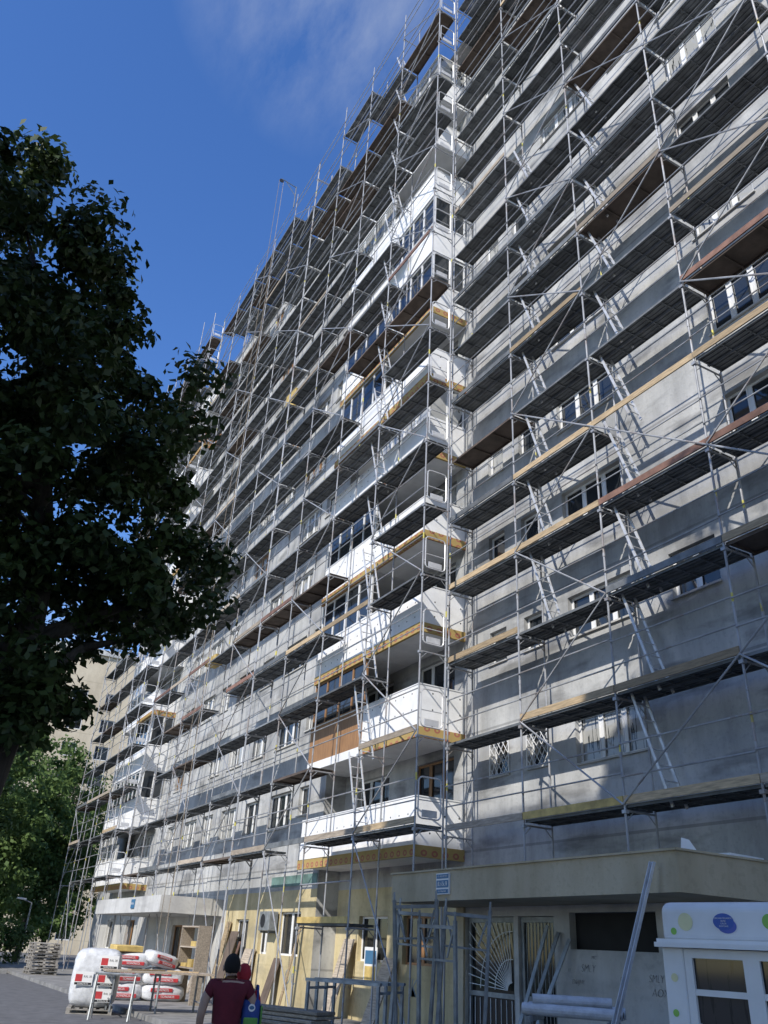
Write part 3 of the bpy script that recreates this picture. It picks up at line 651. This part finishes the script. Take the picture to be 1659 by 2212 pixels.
def pack(label,loc,rz,tilt,dims,text_s='TECHNONICOL',roll=0):
    PKN[0]+=1
    o=thing('insulation_pack',label,'insulation pack',loc,rz,'insulation packs piled behind the table'); o.rotation_euler=(tilt,roll,rz)
    L,Wd,H=dims; ob('pack_film',soft_box('pack_film',dims,m_film,7,.014,.10,PKN[0]),o,(0,0,H/2))
    for k,(z0,z1) in enumerate(((.18,.42),(.58,.82))):
        q=MB(); x0,x1=(-L/2+.14,L*.18) if k else (-L*.25,L/2-.14)
        q.box(x0,-Wd/2-.05,H*z0,x1,-Wd/2-.012,H*z1); ob('red_band',bevel(q.mesh('red_band',m_red),.012,2),o)
        text('lettering',text_s,H*(z1-z0)*.85,m_pvc,o,((x0+x1)/2,-Wd/2-.053,H*(z0+z1)/2),(PI/2,0,0),.001,.72,1.0)
    return o
pk=[('red and white insulation pack at the bottom left of the pile',(7.2,28.2,.12),-.1,0,(1.2,.6,.42)),('red and white insulation pack at the bottom right of the pile',(8.45,28.1,.12),.05,0,(1.2,.6,.42)),
    ('red and white insulation pack second from bottom on the left',(7.25,28.25,.55),.16,.02,(1.1,.6,.42)),('red and white insulation pack second from bottom on the right',(8.4,28.1,.55),-.14,0,(1.15,.6,.42)),
    ('red and white insulation pack in the third layer at left',(7.4,28.2,.98),-.22,.05,(1.05,.6,.38))]
for p_ in pk: pack(*p_)
pack('tilted red and white insulation pack topmost of the pile',(8.2,28.0,1.02),.3,.08,(1.0,.6,.36),roll=.2)
q=MB(); q.box(-.42,-.3,0,.42,.3,.16); tag(ob('mineral_wool_board',bevel(q.mesh('mineral_wool_board',m_yboard),.02),None,(7.2,28.2,1.38),(0.03,0,.1)),'yellow mineral wool slab lying on top of the left packs','insulation board')
t=thing('work_table','plywood site table on steel trestles in front of the insulation packs','table',(7.0,23.8,GZ),R(-8))
q=MB(); q.box(-1.35,-.55,.86,1.35,.55,.90); ob('table_top',q.mesh('table_top',m_wood_g),t)
for x_ in (-1.1,.0,1.1):
    q=MB(); 
    for y_ in (-.45,.45): q.tube((x_-.0,y_,.0),(x_,y_*.85,.855),.028,6)
    q.tube((x_,-.42,.25),(x_,.42,.25),.02,6); q.tube((x_,-.38,.82),(x_,.38,.82),.025,6); ob('trestle',q.mesh('trestle',m_steel),t)
for (x_,y_,l_,rz_,lab) in ((6.7,23.85,1.0,.3,'short raw wooden offcut lying on the left of the plywood site table'),(7.6,23.65,.8,-.4,'second wooden offcut lying on the right of the plywood site table')):
    q=MB(); q.box(-l_/2,-.09,0,l_/2,.09,.03); tag(ob('offcut_board',q.mesh('offcut_board',m_wood),None,(x_,y_,GZ+.902),(0,0,rz_)),lab,'board')
t=thing('steel_trestle','empty steel trestle standing between the wrapped pallet and site table','trestle',(5.75,23.0,0),R(-20))
q=MB(); q.tube((-.5,0,.95),(.5,0,.95),.03,6)
for x_ in (-.45,.45):
    for y_ in (-.3,.3): q.tube((x_,y_,0),(x_,0,.94),.022,6)
    q.tube((x_,-.2,.32),(x_,.2,.32),.016,5)
ob('frame',q.mesh('frame',m_steel),t)
for i in range(9):
    o=thing('pallet',f'grey wooden pallet, layer {["one","two","three","four","five","six","seven","eight","nine"][i]} from the ground in the far left stack','pallet',(7.5+random.uniform(-.05,.05),43.5+random.uniform(-.05,.05),.12+i*.137),random.uniform(-.05,.05),'pallets stacked at the far left')
    ob('slats',cached('pal',pallet_mesh),o)
for i,(x_,y_,h_,w_,m_,lab) in enumerate(((10.9,30.9,2.3,.45,m_wood,'tall raw wooden board leaning at the wall left of the yellow wall'),(10.85,30.2,2.0,.7,m_ply,'brown plywood sheet leaning right of the tall raw board'),(10.7,32.6,2.2,.3,m_wood_g,'narrow grey board leaning beside the white far entrance'),
        (10.9,28.6,1.5,.9,m_wood_g,'wide grey panel leaning low at the yellow wall'),(10.95,26.3,1.3,.5,m_ply,'short brown sheet leaning at the yellow wall under the unit'),
        (10.8,24.7,2.4,.12,m_wood,'thin raw timber post leaning at the yellow wall right of the brown sheet'),(10.9,29.6,1.7,.14,m_rboard,'dark red brown batten leaning between grey panel and plywood'))):
    q=MB(); q.beam((0,0,0),(XC-x_-.06,0,h_),w_,.03,(1,0,0)); 
    tag(ob('leaning_board',q.mesh('leaning_board',m_),None,(x_,y_,GZ)),lab,'board')
for i,(y_,h_,lab) in enumerate(((22.9,1.9,'left one of the boards leaning on the yellow wall beneath the balconies'),(20.6,1.5,'right one of the boards leaning on the yellow wall beneath the balconies'))):
    q=MB(); q.beam((0,0,0),(.6,0,h_),.6,.04,(1,0,0)); tag(ob('leaning_board',q.mesh('leaning_board',m_wood_g),None,(11.4,y_,GZ)),lab,'board')
t=thing('wooden_rack','open wooden shelf frame holding orange offcuts beside the yellow wall','rack',(9.0,27.3,GZ),R(-90))
for x_ in (-.8,.8): q=MB(); q.box(x_-.04,-.2,0,x_+.04,.2,2.05); ob('upright',q.mesh('upright',m_wood_g),t)
for z_ in (.9,1.45,2.0): q=MB(); q.box(-.758,-.2,z_,.758,.2,z_+.04); ob('shelf',q.mesh('shelf',m_wood_g),t)
for (x0,x1,z0,z1,lab) in ((-.6,-.1,.942,1.04,'flat orange offcut on the left of the lower rack shelf'),(.0,.4,.942,1.15,'block shaped orange offcut on the right of the lower rack shelf'),(.1,.6,1.492,1.63,'orange offcut on the upper rack shelf')):
    q=MB(); q.box(x0,-.15,z0,x1,.15,z1); tag(ob('insulation_offcut',q.mesh('insulation_offcut',m_yboard),None,(9.0,27.3,GZ),(0,0,R(-90))),lab,'insulation board')
ordn=['leftmost','second from left','third from left','rightmost']
for i in range(4):
    o=thing('scaffolding_portal',f'galvanised scaffold frame standing upright, {ordn[i]} of the four left of the entrance','scaffold frame',(6.30+.07*i,10.35-.26*i,0),R((-62,-50,-72,-48)[i]),'scaffold frames standing beside the entrance')
    o.rotation_euler=(R((-2,1,3,-3)[i]),R((2,-3,1,3)[i]),o.rotation_euler.z)
    q=MB(); H=(2.3,2.38,2.15,2.3)[i]; HW=.29
    for x_ in (-HW,HW): q.beam((x_,0,.0),(x_,0,H),.04,.04,(0,1,0))
    q.beam((-HW+.02,0,H-.08),(HW-.02,0,H-.08),.04,.05,(0,1,0)); q.beam((-HW+.02,0,.3),(HW-.02,0,.3),.035,.035,(0,1,0)); q.beam((-HW+.02,0,H-.45),(HW-.02,0,H-.45),.025,.025,(0,1,0))
    q.beam((-.16,0,H-.42),(-.26,0,H-.12),.02,.02,(0,1,0)); q.beam((.16,0,H-.42),(.26,0,H-.12),.02,.02,(0,1,0))
    ob('frame',q.mesh('frame',m_steel),o)
    for x_ in (-HW,HW): q=MB(); q.tube((x_,0,H),(x_,0,H+.1),.015,6); ob('spigot',q.mesh('spigot',m_steel),o)
for i,lab in enumerate(('low galvanised trestle frame, nearer of the pair by the yellow wall','low galvanised trestle frame, farther of the pair by the yellow wall')):
    o=thing('steel_trestle',lab,'trestle',(7.9+.35*i,14.9+.35*i,GZ),R(-62))
    q=MB()
    for x_ in (-.75,.75):
        for y_ in (-.28,.28): q.beam((x_,y_,0),(x_,y_,1.1),.05,.05,(0,1,0))
        q.beam((x_,-.25,1.0),(x_,.25,1.0),.04,.04)
    for y_ in (-.28,.28): q.beam((-.8,y_,1.13),(.8,y_,1.13),.06,.05)
    q.beam((-.72,-.28,.35),(.72,-.28,.35),.03,.03)
    ob('frame',q.mesh('frame',m_steel),o)
nm=['lowest','second','third','fourth','fifth','sixth','seventh','eighth','ninth','topmost']
for i in range(10):
    q=MB(); q.box(-.25,-1.2,0,.25,1.2,.055)
    tag(ob('scaffold_plank',bevel(q.mesh('scaffold_plank',m_wood_g),.008,1),None,(7.1+random.uniform(-.05,.05),16.2+random.uniform(-.08,.08),.12+i*.066),(0,0,R(22)+random.uniform(-.05,.05))),f'flat grey scaffold plank, {nm[i]} in the stack behind the person','plank','scaffold planks stacked on the pavement')
o=thing('steel_trestle','long steel trestle carrying the white rolls before the entrance','trestle',(8.3,9.5,GZ),R(-50)); q=MB()
for x_ in (-.5,.5):
    for y_ in (-.4,.4): q.beam((x_,y_,0),(x_,y_,.95),.05,.05,(0,1,0))
    q.beam((x_,-.5,.98),(x_,.5,.98),.05,.06)
for y_ in (-.4,.4): q.beam((-.475,y_,.5),(.475,y_,.5),.04,.04)
ob('frame',q.mesh('frame',m_steel),o)
for i,(dx,dy,dz,rr,lab) in enumerate(((-.2,0,.0,.07,'front white roll on the trestle'),(0,0,0,.065,'middle white roll on the trestle'),(.2,0,0,.07,'rear white roll on the trestle'),(-.08,.1,.125,.06,'topmost white roll lying on the other rolls'))):
    q=MB(); n=14; L=.62 if i<3 else .5
    q.tube((-L,0,0),(L,0,0),rr,n); q.tube((L,0,0),(L+.004,0,0),rr*.55,n,1); q.tube((-L-.004,0,0),(-L,0,0),rr*.55,n,1)
    u_=Vector((math.sin(R(50)),math.cos(R(50)))); 
    tag(ob('mesh_roll',q.mesh('mesh_roll',[m_film,m_dark],False),None,(8.3+u_.x*dx*1.3,9.5+u_.y*dx*1.3,GZ+1.012+rr+dz),(0,0,R(-50)+.1*i-.1)),lab,'roll','white rolls on the trestle')
q=MB(); A_=(7.95,8.86,GZ); B_=(8.88,8.44,2.98); q.beam(A_,B_,.065,.01,(1,0,0)); 
d_=(Vector(B_)-Vector(A_)).normalized(); 
for s_ in (-.032,.032):
    off=d_.cross(Vector((1,0,0))).normalized()*s_; up=Vector((1,0,0))*-.025; q.beam(Vector(A_)+off+up,Vector(B_)+off+up,.008,.045,(1,0,0))
tag(ob('steel_channel',q.mesh('steel_channel',m_gate),None),'long galvanised steel channel leaning against the beige canopy corner','steel profile')
for i in range(3):
    q=MB(); q.beam((9.7-.05*i,12.8-.22*i,GZ),(VX-.06,12.4-.28*i,2.3-.1*i),.08,.02,(1,0,0)); tag(ob('steel_channel',q.mesh('steel_channel',m_steel),None),f'steel profile leaning at the dark entrance door, {["left","middle","right"][i]} of three','steel profile','steel profiles leaning at the door')
q=MB(); s_=.26; q.v=[(0,0,0),(s_,0,0),(s_*.5,0,s_*.8),(.03,0,s_*.9),(0,.05,0),(s_,.05,0),(s_*.5,.05,s_*.8),(.03,.05,s_*.9)]
for f in ((0,1,2,3),(7,6,5,4),(0,4,5,1),(1,5,6,2),(2,6,7,3),(3,7,4,0)): q.f.append(f); q.mi.append(0)
tag(ob('foam_offcut',q.mesh('foam_offcut',m_white),None,(9.7,8.7,3.152),(0,0,R(-40))),'upright white foam offcut on top of the beige canopy','foam board')
q=MB(); q.box(-.4,-.12,0,.4,.12,.06); tag(ob('foam_offcut',q.mesh('foam_offcut',m_white),None,(10.6,8.45,3.152),(0,0,.1)),'flat white foam offcut on the near canopy edge','foam board')
o=thing('air_conditioner','grey air conditioner unit hung on the yellow ground floor wall','air conditioner',(XC-.2,27.0,2.15)); q=MB(); q.box(-.15,-.42,0,.15,.42,.55); ob('casing',bevel(q.mesh('casing',m_steel),.02),o)
q=MB(); q.disc((-.152,.1,.28),.2,.2,18,0,'x'); ob('fan_grille',q.mesh('fan_grille',m_black),o)
for yy in (-.35,.3): q=MB(); q.box(-.1,yy,-.06,.199,yy+.05,-.002); ob('bracket',q.mesh('bracket',m_steel),o)
o=thing('poster','blue and orange poster on the yellow wall under the balconies','poster',(XA-.012,21.8,.95)); q=MB(); q.box(-.004,-.35,0,.004,.35,.9); ob('sheet',q.mesh('sheet',m_pvc),o); q=MB(); q.box(-.006,-.3,.5,-.0045,.3,.82); ob('blue_panel',q.mesh('blue_panel',m_signblue),o); q=MB(); q.box(-.006,-.3,.1,-.0045,.3,.45); ob('orange_panel',q.mesh('orange_panel',m_yboard),o)
# ------------------------------------------------------------------ kiosk
k=thing('kiosk','white sales kiosk with coloured dots and round blue badge at the lower right','kiosk',(6.6,6.28,0),math.atan2(-.98,.19))
KL=3.2;KD=2.0
q=MB(); q.box(0,0,0,KL,KD,.95); q.box(0,0,.951,.22,KD,1.939); q.box(KL-.22,0,.951,KL,KD,1.939); q.box(.221,KD-.1,.951,KL-.221,KD,1.939)
ob('body',bevel(q.mesh('body',m_pvc),.02,2),k)
q=MB(); q.box(0,0,1.94,KL,KD,2.31); ob('fascia',bevel(q.mesh('fascia',m_pvc),.09,6),k)
q=MB(); q.box(-.03,-.07,1.925,KL+.03,-.002,1.965); q.box(-.02,-.04,1.966,KL+.02,-.003,1.995); ob('ledge',q.mesh('ledge',m_pvc),k)
xs_=[.221,.86,1.50,2.14,2.979]
for i in range(4):
    a_,b_=xs_[i],xs_[i+1]; q=MB(); t_=.075
    q.box(a_,.01,.96,a_+t_,.07,1.92); q.box(b_-t_,.01,.96,b_,.07,1.92); q.box(a_+t_,.011,.96,b_-t_,.069,.96+t_); q.box(a_+t_,.011,1.92-t_,b_-t_,.069,1.92); q.box(a_+t_,.015,1.55,b_-t_,.065,1.60)
    f=ob('window',q.mesh('window',m_pvc),k); q=MB(); q.quad((a_+t_,.04,.96+t_),(b_-t_,.04,.96+t_),(b_-t_,.04,1.92-t_),(a_+t_,.04,1.92-t_)); ob('pane',q.mesh('pane',m_pane_dark),f)
    q=MB(); q.box(a_+t_+.02,-.002,1.2,a_+t_+.035,.009,1.34); ob('handle',q.mesh('handle',m_alu),f)
for x_,z_,rr,mm in ((.28,2.14,.075,m_paley),(.15,2.06,.03,m_green),(1.08,2.15,.06,m_green),(.11,1.68,.035,m_paley),(.09,1.4,.03,m_green),(1.5,2.12,.08,m_paley)):
    q=MB(); q.disc((x_,-.004,z_),rr,rr,24); ob('dot',q.mesh('dot',mm),k)
q=MB(); q.disc((.66,-.005,2.145),.10,.068,28); bd=ob('badge',q.mesh('badge',m_blue),k)
q=MB(); q.disc((.69,-.0045,2.11),.09,.06,28); ob('badge_backing',q.mesh('badge_backing',mat('violet_blue',(.08,.12,.46),.5)),k)
for s,z_,sz in (('ORICAND PROASPETE',2.172,.017),('BUNE',2.15,.019),('CALDE',2.129,.019),('GUSTOASE',2.108,.018)): text('lettering',s,sz,m_pvc,bd,(.66,-.008,z_),(PI/2,0,0),.0005)
# ------------------------------------------------------------------ people
class Sk:
    def __init__(s): s.v=[]; s.e=[]; s.r=[]
    def add(s,p,rad,par=None):
        s.v.append(p); s.r.append(rad if isinstance(rad,tuple) else (rad,rad)); i=len(s.v)-1
        if par is not None: s.e.append((par,i))
        return i
    def chain(s,par,*pr):
        for p_,r_ in pr: par=s.add(p_,r_,par)
        return par
    def mesh(s,name,m,lvl=2):
        me=bpy.data.meshes.new(name+'_skel'); me.from_pydata(s.v,s.e,[]); o=bpy.data.objects.new(name+'_skel',me); COL.objects.link(o)
        o.modifiers.new('Skin','SKIN'); sd=me.skin_vertices[0].data
        for i,rr in enumerate(s.r): sd[i].radius=rr; sd[i].use_root=(i==0)
        sb=o.modifiers.new('Sub','SUBSURF'); sb.levels=lvl; sb.render_levels=lvl
        bpy.context.view_layer.update(); out=bpy.data.meshes.new_from_object(o.evaluated_get(bpy.context.evaluated_depsgraph_get()))
        bpy.data.objects.remove(o); out.name=name; out.materials.clear(); out.materials.append(m); out.polygons.foreach_set('use_smooth',[True]*len(out.polygons)); return out
def sphere(name,c,rad,m,cut=None,jit=0):
    bm=bmesh.new(); bmesh.ops.create_uvsphere(bm,u_segments=24,v_segments=16,radius=1)
    if cut: bmesh.ops.delete(bm,geom=[v_ for v_ in bm.verts if cut(v_.co)],context='VERTS')
    for v_ in bm.verts:
        f=1+random.uniform(-jit,jit); v_.co=Vector((c[0]+v_.co.x*rad[0]*f,c[1]+v_.co.y*rad[1]*f,c[2]+v_.co.z*rad[2]*f))
    me=bpy.data.meshes.new(name); bm.to_mesh(me); bm.free(); me.materials.append(m); me.polygons.foreach_set('use_smooth',[True]*len(me.polygons)); return me
def hand(sk,w,d,side,fw):
    d=Vector(d).normalized(); fw=Vector(fw).normalized(); sd_=d.cross(fw).normalized(); w=Vector(w)
    pm_=sk.add(tuple(w+d*.05),(.03,.018),None); 
    for i in range(4):
        o=(i-1.5)*.018; L=[.07,.08,.075,.058][i]; b_=w+d*.09+fw*o*1.0
        k_=sk.add(tuple(b_),.011,pm_); k2=sk.add(tuple(b_+d*L*.5+sd_*.008*side),.0095,k_); sk.add(tuple(b_+d*L*.9+sd_*.03*side),.008,k2)
    t1=sk.add(tuple(w+d*.04+fw*.032),.012,pm_); sk.add(tuple(w+d*.085+fw*.055),.0095,t1); return pm_
PL=(3.50,9.28,0); PR=R(-16)
pa=thing('person','person with short dark hair and maroon t-shirt seen from behind carrying a small child','person',PL,PR)
def adult(body):
    sk=Sk(); g_=0 if body else .014
    pel=sk.add((0,0,.9),(.15,.105)); w_=sk.chain(pel,((0,.01,1.05),(.14+g_,.1+g_)),((0,.0,1.2),(.155+g_,.11+g_)),((0,-.01,1.325),(.155+g_,.1+g_)))
    for s_ in (-1,1):
        if s_<0: arm=[((-.175,-.01,1.36),.062),((-.235,-.02,1.24),.052),((-.26,-.03,1.1),.044),((-.26,.03,.95),.036),((-.25,.06,.86),.027)]
        else: arm=[((.175,-.01,1.36),.062),((.245,-.02,1.24),.052),((.28,-.01,1.12),.044),((.24,.14,1.08),.036),((.14,.25,1.08),.027)]
        if not body: arm=[(p_,r_+.016) for p_,r_ in arm[:2]]
        e_=sk.chain(w_,*arm)
        if body:
            if s_<0: pm_=hand(sk,(-.25,.06,.86),(0,.15,-1),1,(0,1,.1))
            else: pm_=hand(sk,(.14,.25,1.08),(-1,.5,.1),1,(0,.1,1))
            sk.e.append((e_,pm_))
    if body:
        n_=sk.chain(w_,((0,-.005,1.40),.07),((0,.005,1.44),.062),((0,.02,1.475),(.064,.075)),((0,.018,1.53),(.076,.092)),((0,.008,1.58),(.064,.08)))
        for s_ in (-1,1): sk.chain(pel,((s_*.095,0,.82),.09),((s_*.1,.015,.48),.06),((s_*.1,-.01,.25),.052),((s_*.1,-.02,.07),.04),((s_*.115,.13,.03),.035))
    return sk
ob('body',adult(True).mesh('body',m_skin),pa)
ob('t_shirt',adult(False).mesh('t_shirt',m_maroon),pa)
sk=Sk(); pel=sk.add((0,0,.93),(.165,.12)); 
for s_ in (-1,1): sk.chain(pel,((s_*.097,0,.82),.108),((s_*.1,.015,.48),.078),((s_*.1,-.01,.25),.07),((s_*.1,-.02,.09),.062))
ob('trousers',sk.mesh('trousers',m_jeans),pa)
ob('hair',sphere('hair',(0,.002,1.553),(.083,.10,.105),m_hair,lambda c:(c.y>.35 and c.z<.45) or c.z<-.72,.03),pa)
for s_ in (-1,1):
    ob('ear',sphere('ear',(s_*.083,.012,1.52),(.012,.02,.032),m_skin),pa); ob('eye',sphere('eye',(s_*.03,.1,1.54),(.012,.01,.008),m_black),pa)
    q=MB(); q.box(s_*.107-.045,-.08,0,s_*.107+.045,.17,.05); ob('shoe',bevel(q.mesh('shoe',m_shoe),.02,2),pa)
ob('nose',sphere('nose',(0,.108,1.515),(.014,.018,.022),m_skin),pa); ob('mouth',sphere('mouth',(0,.094,1.472),(.024,.008,.006),m_redcloth),pa)
ch=thing('person','small child in a red hood held on the right side of the adult','person',PL,PR)
sk=Sk(); pel=sk.add((.20,.17,1.06),(.09,.085)); w_=sk.chain(pel,((.205,.14,1.18),(.09,.08)),((.19,.15,1.31),(.085,.07)))
n_=sk.chain(w_,((.165,.17,1.38),.04),((.15,.175,1.42),.054),((.145,.175,1.475),(.066,.07)),((.145,.17,1.515),(.052,.058)))
for s_,pts in ((-1,[((.11,.17,1.31),.035),((.04,.18,1.33),.03),((-.02,.15,1.36),.022)]),(1,[((.28,.13,1.3),.035),((.32,.18,1.2),.03),((.27,.27,1.17),.022)])):
    e_=sk.chain(w_,*pts); base_=Vector(pts[-1][0])
    for j in range(5):
        k_=sk.add(tuple(base_+Vector((-.02,.012,.018*(j-2)*.7))),.008,e_); sk.add(tuple(base_+Vector((-.045+.004*abs(j-2),.03,.014*(j-2)))),.0065,k_)
for s_ in (-1,1): sk.chain(pel,((.2+s_*.06,.25,1.03),.055),((.2+s_*.11,.30,.86),.042),((.2+s_*.11,.27,.74),.03),((.2+s_*.11,.34,.7),.026))
ob('body',sk.mesh('body',m_skin),ch)
sk=Sk(); pel=sk.add((.20,.17,1.06),(.105,.1)); w_=sk.chain(pel,((.205,.14,1.18),(.105,.095)),((.19,.15,1.32),(.1,.085)))
for pts in ([((.10,.17,1.31),.046),((.05,.18,1.33),.04)],[((.29,.13,1.3),.046),((.325,.18,1.2),.042),((.28,.25,1.175),.034)]): sk.chain(w_,*pts)
ob('jacket',sk.mesh('jacket',m_redcloth),ch)
ob('hood',sphere('hood',(.145,.165,1.475),(.078,.084,.096),m_redcloth,lambda c:(c.y>.45 and c.z<.6),.03),ch)
for s_ in (-1,1): ob('eye',sphere('eye',(.145+s_*.024,.243,1.48),(.01,.008,.007),m_black),ch)
ob('nose',sphere('nose',(.145,.25,1.46),(.01,.012,.012),m_skin),ch)
bp=thing('backpack','small blue and green backpack with a round white badge on the child','backpack',PL,PR)
q=MB(); q.box(.15,-.06,1.0,.335,.04,1.26); ob('bag',bevel(q.mesh('bag',m_navy),.045,4),bp)
q=MB(); q.box(.17,-.09,1.005,.315,-.062,1.095); ob('pocket',bevel(q.mesh('pocket',m_bag),.012,2),bp)
q=MB(); q.box(.336,-.05,1.005,.358,.03,1.2); ob('side_pocket',bevel(q.mesh('side_pocket',m_bag),.01,2),bp)
q=MB(); q.disc((.243,-.063,1.18),.035,.035,24); em=ob('badge',q.mesh('badge',m_pvc),bp); q=MB(); q.disc((.243,-.064,1.18),.026,.017,20); ob('badge_mark',q.mesh('badge_mark',m_signblue),em)
for x_ in (.175,.30): q=MB(); q.path([(x_,.01,1.25),(x_,.05,1.37),(x_,.16,1.37),(x_,.24,1.25),(x_,.2,1.08),(x_,.04,1.03)],.012,6); ob('strap',q.mesh('strap',m_navy),bp)
# ------------------------------------------------------------------ limit on part counts
bpy.context.view_layer.update()
def limit(root,n=100):
    groups={}
    for c in root.children: groups.setdefault(c.name.split('.')[0],[]).append(c)
    RI=root.matrix_world.inverted(); cp=Vector((0,0,CAMZ))
    for nm_,l in groups.items():
        if len(l)<=n: continue
        def ctr(o): 
            bb=[Vector(b) for b in o.bound_box]; return o.matrix_world@(sum(bb,Vector())/8)
        l.sort(key=lambda o:(ctr(o)-cp).length); mb=MB(); mats=[]
        for o in l[n:]:
            for q in [o]+list(o.children):
                T=RI@q.matrix_world; b0=len(mb.v); mb.v+=[tuple(T@v_.co) for v_ in q.data.vertices]
                mm=[]
                for m_ in q.data.materials:
                    if m_ not in mats: mats.append(m_)
                    mm.append(mats.index(m_))
                for pg in q.data.polygons: mb.f.append(tuple(b0+i for i in pg.vertices)); mb.mi.append(mm[pg.material_index])
            for q in list(o.children): bpy.data.objects.remove(q)
            bpy.data.objects.remove(o)
        o=ob(nm_,mb.mesh(nm_,mats),root); o['kind']='stuff'
for s_ in scafs: limit(s_)
limit(blk)
S.view_settings.view_transform='Standard'; S.view_settings.look='None'; S.view_settings.exposure=0
